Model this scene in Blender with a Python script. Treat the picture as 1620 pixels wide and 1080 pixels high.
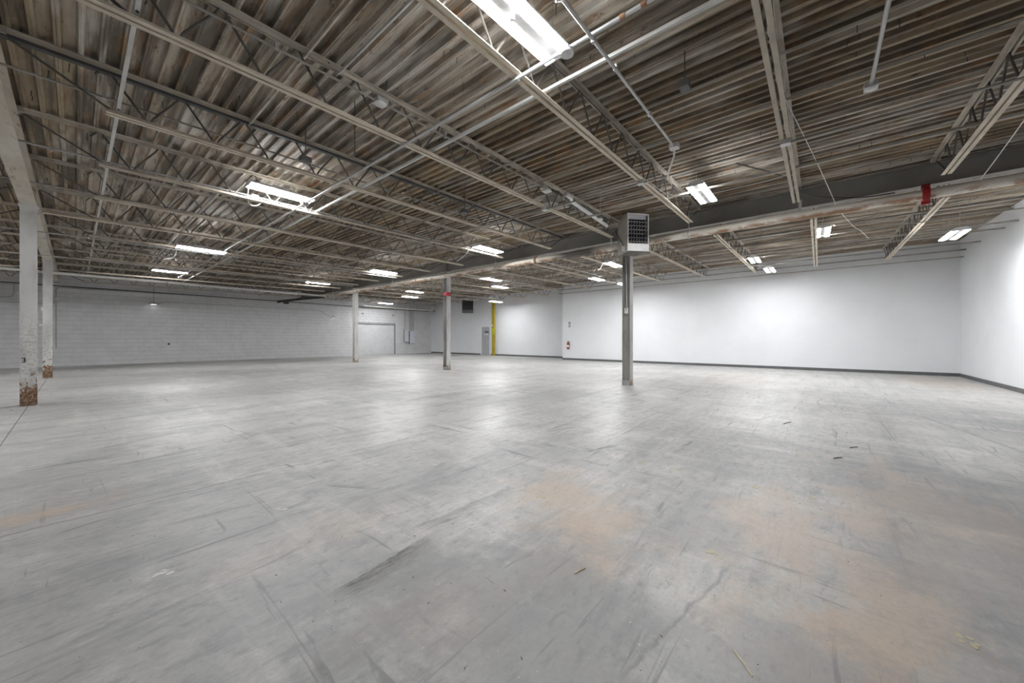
import bpy, math, random
from mathutils import Vector, Matrix
random.seed(7)
for o in list(bpy.data.objects): bpy.data.objects.remove(o)
scn = bpy.context.scene
COL = scn.collection
# ------------------------------------------------------------------ camera
CAM_H = 1.22; YAW = 0.6976
cd = bpy.data.cameras.new('camera'); cd.sensor_width = 36; cd.lens = 579.2/1620*36
cd.shift_y = -4.5/1620; cd.clip_start = .02; cd.clip_end = 200
cam = bpy.data.objects.new('camera', cd); COL.objects.link(cam)
cam.location = (0, 0, CAM_H); cam.rotation_euler = (math.pi/2, 0, YAW-math.pi/2)
scn.camera = cam
# ------------------------------------------------------------------ world, exposure
w = bpy.data.worlds.new('world'); scn.world = w; w.use_nodes = True
w.node_tree.nodes['Background'].inputs[0].default_value = (.8, .85, .9, 1)
w.node_tree.nodes['Background'].inputs[1].default_value = .3
scn.view_settings.view_transform = 'Standard'; scn.view_settings.look = 'None'
scn.view_settings.gamma = 1; scn.view_settings.use_curve_mapping = False
scn.view_settings.exposure = 0.45
LED = 115.0           # emission of the LED strips
# ------------------------------------------------------------------ dimensions (metres)
SL = .016                                   # roof slope along X
def zD(x): return 4.24 + SL*(x-9.2)         # underside of the roof deck
ANG = math.atan(SL)
XR2, XR1, XR3 = -.55, 9.34, 19.23           # girder rows
XB = -10.4                                  # wall behind the camera
XW, XF = 18.28, 19.63                       # white wall, recessed wall
YR, YB, YS = -3.48, 25.5, 11.47             # right wall, block wall, wall step
CY = (3.86, 11.15, 18.43)                   # column lines
JD = .49                                    # joist depth

# ------------------------------------------------------------------ node helpers
class NT:
    def __init__(s, name):
        s.m = bpy.data.materials.new(name); s.m.use_nodes = True
        s.t = s.m.node_tree; s.n = s.t.nodes; s.l = s.t.links
        s.b = s.n['Principled BSDF']; s._pos = None
    def node(s, typ, **kw):
        n = s.n.new(typ)
        for k, v in kw.items(): setattr(n, k, v)
        return n
    def put(s, sock, v):
        if hasattr(v, 'is_linked'): s.l.new(v, sock)
        else: sock.default_value = v
    def pos(s):
        if s._pos is None: s._pos = s.node('ShaderNodeNewGeometry').outputs['Position']
        return s._pos
    def mapped(s, scale=(1,1,1), rz=0, loc=(0,0,0), src=None):
        m = s.node('ShaderNodeMapping'); s.l.new(src or s.pos(), m.inputs[0])
        m.inputs['Location'].default_value = loc
        m.inputs['Rotation'].default_value = (0,0,rz); m.inputs['Scale'].default_value = scale
        return m.outputs[0]
    def noise(s, scale, detail=4, rough=.55, vec=None, dist=0):
        n = s.node('ShaderNodeTexNoise'); s.l.new(vec or s.pos(), n.inputs['Vector'])
        n.inputs['Scale'].default_value = scale; n.inputs['Detail'].default_value = detail
        n.inputs['Roughness'].default_value = rough; n.inputs['Distortion'].default_value = dist
        return n.outputs[0]
    def ramp(s, v, a, b, lo=0., hi=1.):
        r = s.node('ShaderNodeMapRange', interpolation_type='SMOOTHSTEP')
        s.put(r.inputs[0], v)
        for i, x in enumerate((a, b, lo, hi)): r.inputs[1+i].default_value = x
        return r.outputs[0]
    def math(s, op, a, b=0.):
        n = s.node('ShaderNodeMath', operation=op); s.put(n.inputs[0], a); s.put(n.inputs[1], b)
        return n.outputs[0]
    def mix(s, f, a, b, mode='MIX'):
        n = s.node('ShaderNodeMix', data_type='RGBA', blend_type=mode)
        s.put(n.inputs[0], f)
        for i, x in ((6, a), (7, b)):
            if isinstance(x, tuple) and len(x) == 3: x = x+(1,)
            s.put(n.inputs[i], x)
        return n.outputs[2]
    def xyz(s, v=None):
        n = s.node('ShaderNodeSeparateXYZ'); s.l.new(v or s.pos(), n.inputs[0]); return n.outputs
    def rnd(s): return s.node('ShaderNodeObjectInfo').outputs['Random']
    def bump(s, h, strength=.3, dist=.01):
        n = s.node('ShaderNodeBump'); n.inputs['Strength'].default_value = strength
        n.inputs['Distance'].default_value = dist; s.l.new(h, n.inputs['Height'])
        s.l.new(n.outputs[0], s.b.inputs['Normal'])
    def out(s, col=None, rough=None, metal=None, spec=None):
        for k, v in (('Base Color', col), ('Roughness', rough), ('Metallic', metal), ('Specular IOR Level', spec)):
            if v is None: continue
            if isinstance(v, tuple) and len(v) == 3: v = v+(1,)
            s.put(s.b.inputs[k], v)
        return s.m

def paint(name, col, col2=None, rough=.55, metal=0., scale=6, spec=.4, stretch=(1,1,1)):
    t = NT(name)
    c2 = col2 or tuple(x*.82 for x in col)
    n = t.noise(scale, 5, .6, t.mapped(stretch))
    return t.out(t.mix(t.ramp(n, .35, .68), col, c2), rough, metal, spec)
def plain(name, col, rough=.5, metal=0.):
    return paint(name, col, tuple(x*.93 for x in col), rough, metal, 14)
def rusty(name, col, dark, rust, amount=.5, scale=5, stretch=(1,1,1), vary=.25, rough=.65, metal=0.):
    t = NT(name)
    v = t.mapped(stretch)
    c = t.mix(t.ramp(t.noise(scale*.6, 5, .6, v), .35, .7), col, dark)
    c = t.mix(t.ramp(t.noise(scale*2.2, 7, .7, v), .72-.28*amount, .86-.2*amount), c, rust)
    k = t.ramp(t.rnd(), 0, 1, 1-vary, 1.0)
    h = t.node('ShaderNodeHueSaturation'); t.put(h.inputs['Value'], k); t.l.new(c, h.inputs['Color'])
    return t.out(h.outputs[0], rough, metal, .35)

# ------------------------------------------------------------------ materials
def concrete_floor():
    t = NT('floor_concrete')
    x, y, z = t.xyz()
    big = t.noise(.33, 3, .5)
    c = t.mix(t.ramp(big, .32, .68), (.50,.488,.465), (.375,.373,.37))
    wob = t.noise(1.7, 5, .62)
    # long polished sweeps left by traffic
    sw = t.noise(1.0, 7, .68, t.mapped((.35, 2.6, 1), .55), .6)
    c = t.mix(t.ramp(sw, .45, .70, 0, .75), c, (.25,.25,.252))
    sw2 = t.noise(1.0, 6, .66, t.mapped((3.4, .4, 1), -.35), .5)
    c = t.mix(t.ramp(sw2, .50, .72, 0, .6), c, (.63,.615,.585))
    bl = t.noise(2.3, 9, .72)
    c = t.mix(t.ramp(bl, .48, .70, 0, .65), c, (.27,.27,.275))
    bl2 = t.noise(1.1, 8, .70, t.mapped((1,1,1), 0, (7,3,0)))
    c = t.mix(t.ramp(bl2, .52, .68, 0, .6), c, (.61,.59,.55))
    fleck = t.noise(7.5, 7, .72, t.mapped((1,2.2,1), .4, (2,8,0)))
    c = t.mix(t.ramp(fleck, .51, .65, 0, .62), c, (.24,.24,.242))
    c = t.mix(t.ramp(fleck, .46, .32, 0, .35), c, (.66,.64,.60))
    # dark rubber scuffs in two directions
    sg = t.noise(.8, 3, .5, t.mapped((1,1,1), 0, (3,9,0)))
    sc = t.noise(1.0, 5, .62, t.mapped((.8, 11, 1), .35), 1.0)
    c = t.mix(t.math('MULTIPLY', t.ramp(sc, .60, .68, 0, .85), t.ramp(sg, .44, .58)), c, (.12,.12,.125))
    sc2 = t.noise(1.0, 5, .62, t.mapped((9, .7, 1), -.2), 1.2)
    c = t.mix(t.math('MULTIPLY', t.ramp(sc2, .61, .69, 0, .75), t.ramp(sg, .58, .42)), c, (.14,.14,.145))
    sc3 = t.noise(1.0, 4, .6, t.mapped((.6, 16, 1), 1.0, (1,4,0)), .8)
    c = t.mix(t.ramp(sc3, .63, .70, 0, .6), c, (.16,.16,.16))
    # rust-tan stains: patches with a place of their own
    nz = t.math('MULTIPLY', t.math('SUBTRACT', t.noise(1.9, 7, .68, t.mapped((1,1.9,1), .35, (4,1,0))), .5), 4.6)
    acc = None
    for (px, py, rx, ry, k) in ((2.45,1.5,.5,.45,.62),(2.1,1.1,.55,.4,.75),(1.75,1.18,.22,.2,.45),(2.8,.2,1.1,.35,.62),
                                (2.02,-.05,.28,.3,.8),(2.5,-.3,.7,.4,.65),(3.6,-.6,1.5,.7,.6),(1.75,.05,.3,.2,.5),
                                (-.1,4.15,.35,.18,.8),(.9,2.4,.6,.3,.25),(1.0,1.3,.4,.3,.3),(15.5,-2.6,2.4,.8,.5),(13,2,3,1.4,.2)):
        dx = t.math('DIVIDE', t.math('SUBTRACT', x, px), rx); dy = t.math('DIVIDE', t.math('SUBTRACT', y, py), ry)
        d = t.math('SQRT', t.math('ADD', t.math('MULTIPLY', dx, dx), t.math('MULTIPLY', dy, dy)))
        m = t.ramp(t.math('ADD', d, nz), 1.25, .1, 0, k)
        acc = m if acc is None else t.math('MAXIMUM', acc, m)
    c = t.mix(acc, c, (.52,.405,.315))
    acc = None
    nz2 = t.math('MULTIPLY', t.math('SUBTRACT', t.noise(1.3, 8, .72, t.mapped((1.4,1,1), .9, (9,2,0))), .5), 5.0)
    for (px, py, rx, ry, k) in ((1.15,1.0,.75,.7,.6),(.75,1.9,.5,.6,.5),(1.5,.1,.5,.5,.55),(2.9,.75,.9,.3,.45),(2.9,-.75,1.1,.4,.5),(.45,2.9,.6,.7,.4),(4.4,-.9,1.4,.5,.4),(1.9,2.6,.6,.5,.35)):
        dx = t.math('DIVIDE', t.math('SUBTRACT', x, px), rx); dy = t.math('DIVIDE', t.math('SUBTRACT', y, py), ry)
        d = t.math('SQRT', t.math('ADD', t.math('MULTIPLY', dx, dx), t.math('MULTIPLY', dy, dy)))
        m = t.ramp(t.math('ADD', d, nz2), 1.5, .2, 0, k)
        acc = m if acc is None else t.math('MAXIMUM', acc, m)
    c = t.mix(acc, c, (.235,.237,.245))
    # scraped marks: (ax,ay)-(bx,by) with a sharp edge fading to one side
    grain = t.ramp(t.noise(16, 5, .7, t.mapped((.5,4,1), 1.3)), .3, .62, .3, 1)
    jit = t.math('MULTIPLY', t.math('SUBTRACT', t.noise(7, 5, .65), .5), .07)
    acc = None
    for (ax, ay, bx, by, wd, k) in ((.78,1.79,1.40,1.86,-.30,1.0),(1.45,2.0,2.35,1.95,-.30,.5),(.9,2.9,1.2,3.0,-.1,.5),
                                    (3.55,1.95,4.0,1.78,-.09,.9),(4.0,2.75,4.5,2.55,-.08,.6),(.25,5.2,1.0,5.35,-.2,.6),
                                    (.1,6.1,.9,6.5,-.2,.5),(1.3,5.3,1.6,5.6,.12,.5),(.35,3.3,.9,3.2,-.1,.5),(1.32,3.15,1.55,2.75,.12,.6),
                                    (6.5,.75,7.2,.55,-.12,.6),(5.1,-.05,5.3,-.1,-.1,.5),(1.25,.55,2.3,.35,.03,.5),
                                    (5.5,-1.9,8.6,-1.2,-.12,.6),(2.6,5.0,3.3,5.0,-.15,.4),(.3,8.2,1.6,8.6,-.25,.45),(2.1,7.6,3.4,7.9,-.2,.45),(4.6,6.2,5.8,6.0,-.2,.4)):
        L = math.hypot(bx-ax, by-ay); ux, uy = (bx-ax)/L, (by-ay)/L
        u = t.math('ADD', t.math('MULTIPLY', x, ux), t.math('MULTIPLY', y, uy)); u0 = ax*ux+ay*uy
        v = t.math('ADD', t.math('ADD', t.math('MULTIPLY', x, -uy), t.math('MULTIPLY', y, ux)), jit); v0 = -ax*uy+ay*ux
        mu = t.math('MULTIPLY', t.ramp(u, u0-.04, u0+.12), t.ramp(u, u0+L+.04, u0+L-.15))
        sg_ = -1 if wd < 0 else 1
        e = t.math('MULTIPLY', t.ramp(v, v0-sg_*.012, v0), t.math('POWER', t.ramp(v, v0+wd, v0), 2.0))
        m = t.math('MULTIPLY', t.math('MULTIPLY', mu, e), k)
        acc = m if acc is None else t.math('MAXIMUM', acc, m)
    c = t.mix(t.math('MULTIPLY', acc, grain), c, (.10,.098,.095))
    # hairline cracks and pin marks
    vo = t.node('ShaderNodeTexVoronoi', feature='DISTANCE_TO_EDGE'); t.l.new(t.mapped((.22,.22,1), .5), vo.inputs[0])
    c = t.mix(t.math('MULTIPLY', t.ramp(vo.outputs[0], .0012, .0004, 0, .5), t.ramp(sg, .5, .6)), c, (.15,.15,.15))
    fine = t.noise(38, 5, .75)
    c = t.mix(t.ramp(fine, .35, .7, 0, .32), c, (.27,.265,.26))
    pin = t.noise(60, 2, .5)
    c = t.mix(t.ramp(pin, .73, .77, 0, .75), c, (.12,.12,.12))
    c = t.mix(t.ramp(pin, .27, .23, 0, .5), c, (.72,.70,.66))
    rg = t.ramp(t.math('ADD', big, t.math('MULTIPLY', bl, .5)), .55, 1.0, .40, .58)
    t.bump(fine, .06, .004)
    return t.out(c, rg, 0., .5)

def deck_mat():
    t = NT('roof_deck_paint')
    r = t.rnd()
    c = t.mix(t.ramp(r, .1, .9), (.54,.50,.44), (.37,.295,.20))
    g = t.noise(1.0, 5, .62, t.mapped((7, .45, 1)))
    c = t.mix(t.ramp(g, .40, .57, 0, .88), c, (.11,.088,.064))  # grime streaks, deepened to stand in for dark shading along the ribs
    ru = t.noise(1.0, 8, .72, t.mapped((9, 1.8, 1)), .4)
    c = t.mix(t.ramp(ru, .50, .66, 0, .8), c, (.34,.195,.095))
    sp = t.noise(15, 6, .74, t.mapped((1, .45, 1)))
    c = t.mix(t.ramp(sp, .57, .68, 0, .85), c, (.12,.06,.028))
    pal = t.noise(1.0, 4, .6, t.mapped((2.5, .5, 1), 0, (4,2,0)))
    c = t.mix(t.ramp(pal, .52, .70, 0, .65), c, (.68,.65,.60))
    return t.out(c, .55, 0., .4)

M = {}
M['floor'] = concrete_floor()
M['joint'] = paint('floor_joint', (.10,.10,.10), rough=.9)
M['deck'] = deck_mat()
M['roof'] = plain('roof_board', (.12,.11,.10), .9)
M['drywall'] = paint('white_wall_paint', (.70,.71,.727), (.67,.68,.697), .6, scale=.9)
M['block'] = paint('painted_block', (.63,.63,.64), (.575,.575,.585), .6, scale=3)
M['mortar'] = paint('painted_mortar', (.40,.40,.405), rough=.8)
M['base'] = paint('baseboard_grey', (.115,.117,.12), rough=.5)
M['joist'] = rusty('joist_paint', (.72,.645,.53), (.56,.495,.40), (.30,.18,.095), .28, 4, (1.5,3,3), .3)
M['rod'] = rusty('joist_web_paint', (.15,.14,.125), (.09,.083,.075), (.17,.095,.05), .3, 8, vary=.2)
M['topchord'] = rusty('joist_top_paint', (.60,.55,.475), (.40,.355,.295), (.24,.14,.07), .4, 4, (1.5,3,3), .3)
M['shadowbar'] = rusty('joist_shadow_tone', (.12,.12,.12), (.07,.07,.07), (.12,.07,.04), .2, 4, vary=.2)
M['bridge'] = rusty('bridging_paint', (.56,.53,.48), (.42,.385,.335), (.30,.18,.10), .3, 4, (3,1,3), .25)
M['bridge_white'] = rusty('bridging_zinc', (.66,.655,.64), (.52,.51,.49), (.36,.24,.15), .25, 6, (3,1,3), .1)
M['girder_dark'] = rusty('girder_grey_paint', (.25,.24,.225), (.20,.19,.175), (.18,.13,.09), .1, 2, vary=0.)
M['girder_cream'] = rusty('girder_cream_paint', (.62,.575,.505), (.50,.45,.38), (.20,.105,.05), .62, 3.0, (1.6,.5,1.6), 0.)
M['galv'] = rusty('galvanised_conduit', (.60,.60,.60), (.47,.47,.475), (.38,.35,.31), .1, 8, vary=.2, rough=.4, metal=.35)
M['conduit_dark'] = rusty('aged_conduit', (.38,.36,.33), (.27,.25,.22), (.28,.17,.1), .2, 8, vary=.2, rough=.5, metal=.2)
M['iron'] = rusty('black_iron_pipe', (.085,.085,.085), (.05,.05,.05), (.12,.07,.04), .2, 6, vary=.1)
M['housing'] = plain('fixture_housing', (.72,.72,.73), .4)
M['box'] = plain('junction_box_steel', (.62,.62,.62), .4, .3)
M['boxdark'] = plain('junction_box_dark', (.14,.14,.135), .6)
M['white'] = plain('white_plastic', (.82,.82,.80), .4)
M['lens'] = plain('sensor_lens', (.45,.45,.46), .25)
M['red'] = rusty('red_paint', (.34,.02,.02), (.22,.012,.012), (.16,.04,.02), .2, 8, vary=0., rough=.45)
M['redtape'] = plain('red_tape', (.45,.015,.04), .4)
M['brown'] = rusty('rusty_coupling', (.36,.20,.12), (.22,.11,.06), (.12,.06,.03), .5, 9, vary=0.)
M['cable_white'] = plain('white_cable', (.75,.74,.71), .5)
M['cable_black'] = plain('black_cable', (.03,.03,.03), .5)
M['cablegrey'] = plain('grey_cable', (.40,.40,.40), .5)
M['heater'] = paint('heater_enamel', (.36,.35,.315), (.31,.30,.27), .42, scale=5)
M['heater_frame'] = plain('heater_front_frame', (.72,.72,.71), .4)
M['black'] = plain('heater_interior', (.012,.012,.014), .5)
M['fin'] = paint('heater_fin', (.55,.55,.57), (.22,.22,.25), .35, .5, 30)
M['heater_dark'] = plain('dark_heater_enamel', (.07,.07,.075), .5)
M['panelbox'] = plain('panel_door_grey', (.62,.64,.70), .4)
M['panelside'] = plain('panel_side_grey', (.25,.26,.28), .5)
M['doorgrey'] = plain('door_grey_paint', (.36,.37,.385), .45)
M['doorframe'] = plain('door_frame_white', (.72,.73,.74), .5)
M['signdark'] = plain('door_sign_dark', (.13,.13,.13), .5)
M['signwhite'] = plain('door_sign_white', (.75,.76,.72), .5)
M['palepipe'] = rusty('pale_pipe_paint', (.76,.74,.70), (.64,.62,.58), (.45,.36,.27), .1, 3, vary=0.)
M['yellow'] = paint('yellow_paint', (.43,.32,.03), (.34,.24,.025), .5, scale=3)
M['yellowdark'] = plain('olive_yellow_paint', (.42,.40,.03), .5)
M['yellowmark'] = paint('yellow_floor_paint', (.52,.47,.27), (.42,.41,.37), .8, scale=60)
M['whitemark'] = paint('white_floor_paint', (.72,.71,.68), (.5,.49,.47), .8, scale=60)
M['silver'] = plain('silver_metal', (.7,.7,.7), .3, .8)
M['wood'] = paint('splinter_wood', (.72,.64,.48), (.55,.47,.34), .8, scale=30)
M['debris'] = plain('dark_debris', (.04,.037,.033), .9)
M['chalk'] = plain('white_debris', (.7,.69,.66), .9)

def column_mat(name, col, rusth, mottle=.5, dark=.75, rust=(.20,.085,.03)):
    t = NT(name); x, y, z = t.xyz()
    c = t.mix(t.ramp(t.noise(3.2, 5, .6, t.mapped((1,1,.35))), .35, .7), col, tuple(k*dark for k in col))
    mid = t.math('MULTIPLY', t.ramp(z, 1.9, 1.2), t.ramp(t.noise(22, 6, .7), .46, .62, 0, mottle))
    c = t.mix(mid, c, (.25,.24,.20))
    n = t.noise(11, 6, .68, t.mapped((1,1,.6)))
    lim = t.math('ADD', t.math('MULTIPLY', z, 1/rusth), t.math('MULTIPLY', t.math('SUBTRACT', n, .5), 5.0))
    patch = t.ramp(lim, 1.05, .75)
    c = t.mix(t.math('MULTIPLY', patch, t.ramp(z, rusth*1.5, rusth*1.2)), c, rust)
    n2 = t.noise(30, 5, .7, t.mapped((1,1,1), 0, (3,3,3)))
    c = t.mix(t.math('MULTIPLY', t.ramp(z, rusth*1.2, rusth*.6), t.ramp(n2, .5, .6, 0, .7)), c, (.46,.42,.35))
    c = t.mix(t.math('MULTIPLY', t.ramp(z, rusth*.6, 0), t.ramp(n2, .6, .4, 0, .6)), c, (.12,.10,.05))
    return t.out(c, .55, 0., .4)
M['col_left'] = column_mat('white_column_paint', (.78,.775,.765), .44)
M['col_mid'] = column_mat('grey_column_paint', (.42,.41,.385), .12, .3, .62, (.24,.16,.11))
M['col_mid2'] = column_mat('pale_column_paint', (.60,.595,.585), .16, .35, .6, (.28,.20,.15))
M['col_mid3'] = column_mat('white_column_paint_aged', (.66,.65,.63), .15, .5, .8, (.34,.26,.2))
M['col_base'] = paint('column_base_concrete', (.43,.43,.42), rough=.9)

def pipe_mat():
    t = NT('main_pipe_paint'); x, y, z = t.xyz()
    c = t.mix(t.ramp(t.noise(2.0, 5, .6, t.mapped((1,.6,1))), .35, .7), (.76,.72,.65), (.62,.58,.51))
    n = t.noise(5, 7, .68, t.mapped((1,.5,1)))
    low = t.ramp(z, 3.64, 3.555)
    c = t.mix(t.math('MULTIPLY', low, t.ramp(n, .4, .58)), c, (.30,.165,.085))
    sp = t.noise(1.2, 5, .6, t.mapped((1,.7,1), 0, (2,0,0)))
    c = t.mix(t.ramp(sp, .62, .72, 0, .6), c, (.38,.25,.15))
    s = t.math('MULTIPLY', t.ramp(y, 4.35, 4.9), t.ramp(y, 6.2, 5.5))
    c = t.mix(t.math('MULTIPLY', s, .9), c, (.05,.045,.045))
    return t.out(c, .42, 0., .5)
M['pipe'] = pipe_mat()
def emit(name, s):
    m = bpy.data.materials.new(name); m.use_nodes = True
    b = m.node_tree.nodes['Principled BSDF']; b.inputs['Base Color'].default_value = (.9,.9,.9,1)
    b.inputs['Emission Color'].default_value = (.975, .988, 1.0, 1); b.inputs['Emission Strength'].default_value = s
    return m
M['led'] = emit('led_diffuser', LED)
M['lampglow'] = emit('small_lamp_glow', 2.0)

# ------------------------------------------------------------------ mesh helpers
class MB:
    def __init__(s): s.v = []; s.f = []
    def add(s, vs, fs):
        k = len(s.v); s.v += [tuple(v) for v in vs]; s.f += [tuple(i+k for i in f) for f in fs]; return s
    def box(s, a, b, mat=None):
        (x0,y0,z0), (x1,y1,z1) = a, b
        vs = [(x0,y0,z0),(x1,y0,z0),(x1,y1,z0),(x0,y1,z0),(x0,y0,z1),(x1,y0,z1),(x1,y1,z1),(x0,y1,z1)]
        if mat is not None: vs = [mat @ Vector(v) for v in vs]
        return s.add(vs, [(0,3,2,1),(4,5,6,7),(0,1,5,4),(1,2,6,5),(2,3,7,6),(3,0,4,7)])
    def cbox(s, c, d, mat=None):
        return s.box([c[i]-d[i]/2 for i in range(3)], [c[i]+d[i]/2 for i in range(3)], mat)
    def extr(s, prof, axis, a, b, caps=True):
        """closed 2-D profile swept along an axis: axis x -> (y,z), y -> (x,z), z -> (x,y)"""
        n = len(prof)
        def P(p, t):
            return (t,p[0],p[1]) if axis == 'x' else (p[0],t,p[1]) if axis == 'y' else (p[0],p[1],t)
        vs = [P(p,a) for p in prof]+[P(p,b) for p in prof]
        fs = [(i,(i+1)%n,n+(i+1)%n,n+i) for i in range(n)]
        if caps: fs += [tuple(range(n))[::-1], tuple(range(n,2*n))]
        return s.add(vs, fs)
    def tube(s, pts, r, n=8, caps=True, rs=None):
        pts = [Vector(p) for p in pts]; m = len(pts); vs = []; prev = None
        for i, p in enumerate(pts):
            d = (pts[min(i+1,m-1)]-pts[max(i-1,0)]).normalized()
            if prev is None:
                a = Vector((0,0,1)) if abs(d.z) < .9 else Vector((1,0,0)); u = d.cross(a).normalized()
            else: u = (prev-d*prev.dot(d)).normalized()
            prev = u; v = d.cross(u); rr = rs[i] if rs else r
            vs += [p+(u*math.cos(2*math.pi*k/n)+v*math.sin(2*math.pi*k/n))*rr for k in range(n)]
        fs = [(i*n+k, i*n+(k+1)%n, (i+1)*n+(k+1)%n, (i+1)*n+k) for i in range(m-1) for k in range(n)]
        if caps: fs += [tuple(range(n))[::-1], tuple(range((m-1)*n, m*n))]
        return s.add(vs, fs)
    def lathe(s, prof, c=(0,0,0), n=16, axis='z'):
        vs = []
        for r, h in prof:
            for k in range(n):
                a = 2*math.pi*k/n; p = (r*math.cos(a), r*math.sin(a), h)
                if axis == 'x': p = (h, r*math.cos(a), r*math.sin(a))
                if axis == 'y': p = (r*math.cos(a), h, r*math.sin(a))
                vs.append((p[0]+c[0], p[1]+c[1], p[2]+c[2]))
        m = len(prof)
        fs = [(i*n+k, i*n+(k+1)%n, (i+1)*n+(k+1)%n, (i+1)*n+k) for i in range(m-1) for k in range(n)]
        fs += [tuple(range(n))[::-1], tuple(range((m-1)*n, m*n))]
        return s.add(vs, fs)
    def ring(s, c, R, r, axis='y', n=16, k=6):
        pts = []
        for i in range(n+1):
            a = 2*math.pi*i/n
            pts.append((c[0]+R*math.cos(a), c[1], c[2]+R*math.sin(a)) if axis == 'y' else (c[0], c[1]+R*math.cos(a), c[2]+R*math.sin(a)))
        return s.tube(pts, r, k, False)
    def mesh(s, name, mat, smooth=False):
        me = bpy.data.meshes.new(name); me.from_pydata(s.v, [], s.f); me.validate(); me.update()
        import bmesh as _b
        bm = _b.new(); bm.from_mesh(me); _b.ops.recalc_face_normals(bm, faces=bm.faces); bm.to_mesh(me); bm.free()
        me.materials.append(mat)
        if smooth:
            for p in me.polygons: p.use_smooth = True
            try: me.set_sharp_from_angle(angle=math.radians(40))
            except Exception: pass
        return me
    def build(s, name, mat, parent=None, smooth=False):
        return link(name, s.mesh(name, mat, smooth), parent)
def link(name, data, parent=None):
    o = bpy.data.objects.new(name, data); COL.objects.link(o)
    if parent: o.parent = parent
    return o
def tag(o, label, cat, group=None):
    o['label'] = label; o['category'] = cat
    if group: o['group'] = group
    return o
def thing(name, label, cat, loc=(0,0,0), rz=0, group=None, ry=0):
    o = link(name, None); o.location = loc; o.rotation_euler = (0, ry, rz); o.empty_display_size = .1
    return tag(o, label, cat, group)
def struct(o): o['kind'] = 'structure'; return o
def dup(root, loc=None, label=None):
    r = root.copy(); COL.objects.link(r)
    if loc: r.location = loc
    if label: r['label'] = label
    for ch in list(root.children):
        c = ch.copy(); COL.objects.link(c); c.parent = r
        for g in ch.children:
            q = g.copy(); COL.objects.link(q); q.parent = c
    return r
ORD = ['first','second','third','fourth','fifth','sixth','seventh','eighth','ninth','tenth','eleventh','twelfth','thirteenth','fourteenth','fifteenth','sixteenth','seventeenth']
def sag(a, b, drop, n=10):
    a, b = Vector(a), Vector(b)
    return [a.lerp(b, i/n)+Vector((0,0,-4*drop*(i/n)*(1-i/n))) for i in range(n+1)]
def smooth_path(pts, k=6):
    P = [Vector(p) for p in pts]; P = [P[0]*2-P[1]]+P+[P[-1]*2-P[-2]]; o = []
    for i in range(1, len(P)-2):
        for j in range(k):
            t = j/k; a,b,c,d = P[i-1:i+3]
            o.append(.5*((2*b)+(c-a)*t+(2*a-5*b+4*c-d)*t*t+(3*b-a-3*c+d)*t**3))
    o.append(P[-2]); return o

# ================================================================== SETTING
# floor: slabs divided by saw-cut joints on the column lines
fl = struct(MB().box((XB-.2,YR-.2,-.2),(XF+.2,YB+.2,-.012)).build('floor', M['joint']))
xs = [XB, XR2, XR1, XF]; ys = [YR, CY[0], CY[1], CY[2], YB]; g = .004
for i in range(3):
    for j in range(4):
        a, b, c, d = xs[i]+(g if i else 0), xs[i+1]-(g if i < 2 else 0), ys[j]+(g if j else 0), ys[j+1]-(g if j < 3 else 0)
        MB().box((a,c,-.012),(b,d,0)).build('slab', M['floor'], fl)
# roof: board with corrugated deck sheets under it, six ribs to a sheet, ribs along Y
RP, NR = .146, 6; SW = RP*NR
ce = MB()
ce.add([(XB-.2,YR-.2,zD(XB-.2)+.058),(XF+.2,YR-.2,zD(XF+.2)+.058),(XF+.2,YB+.2,zD(XF+.2)+.058),(XB-.2,YB+.2,zD(XB-.2)+.058)]+
       [(XB-.2,YR-.2,zD(XB-.2)+.2),(XF+.2,YR-.2,zD(XF+.2)+.2),(XF+.2,YB+.2,zD(XF+.2)+.2),(XB-.2,YB+.2,zD(XB-.2)+.2)],
       [(0,3,2,1),(4,5,6,7),(0,1,5,4),(1,2,6,5),(2,3,7,6),(3,0,4,7)])
ce = struct(ce.build('ceiling', M['roof']))
prof = []
for i in range(NR):
    x = i*RP; prof += [(x,.0),(x+.018,.0),(x+.0205,.004),(x+.0225,.0),(x+.044,.0),(x+.053,.052),(x+.137,.052)]
prof.append((SW,.0)); prof.append((SW+.01,.0))
sh = MB(); n = len(prof)
sh.add([(x,YR-.1,z) for x,z in prof]+[(x,YB+.1,z) for x,z in prof], [(i,i+1,n+i+1,n+i) for i in range(n-1)])
shm = sh.mesh('deck_sheet', M['deck'])
X0 = XB-.1; NS = int((XF+.1-X0)/SW)+1
for i in range(NS):
    o = link('deck_sheet', shm, ce); o.location = (X0+i*SW, 0, zD(X0+i*SW)); o.rotation_euler = (0, -ANG, 0)
# roofing screws that poke through the deck
sc = MB()
for i in range(900):
    x = random.uniform(-1.5, 18); y = random.uniform(-3.2, 16)
    rib = round((x-X0)/RP)*RP+X0+.095; L = random.uniform(.04,.11)
    a = random.uniform(-.012,.012); b = random.uniform(-.012,.012)
    z = zD(rib)+.053
    sc.tube([(rib,y,z),(rib+a,y+b,z-L)], .0038, 4)
o = sc.build('roofing_screws', M['iron'], ce); o['kind'] = 'stuff'

def wall_poly(pts2, axis, a, b): return MB().extr(pts2, axis, a, b)
struct(wall_poly([(XB-.2,-.01),(XF+.2,-.01),(XF+.2,zD(XF)+.04),(XB-.2,zD(XB)+.03)], 'y', YR-.2, YR).build('wall_right', M['drywall']))
struct(MB().box((XW,YR,-.01),(XF+.2,YS,zD(XW)+.03)).build('wall_back', M['drywall']))
struct(MB().box((XF,YS,-.01),(XF+.2,YB+.2,zD(XF)+.03)).build('wall_far', M['drywall']))
struct(MB().box((XB-.2,YR,-.01),(XB,YB+.2,zD(XB)+.03)).build('wall_rear', M['drywall']))
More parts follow.
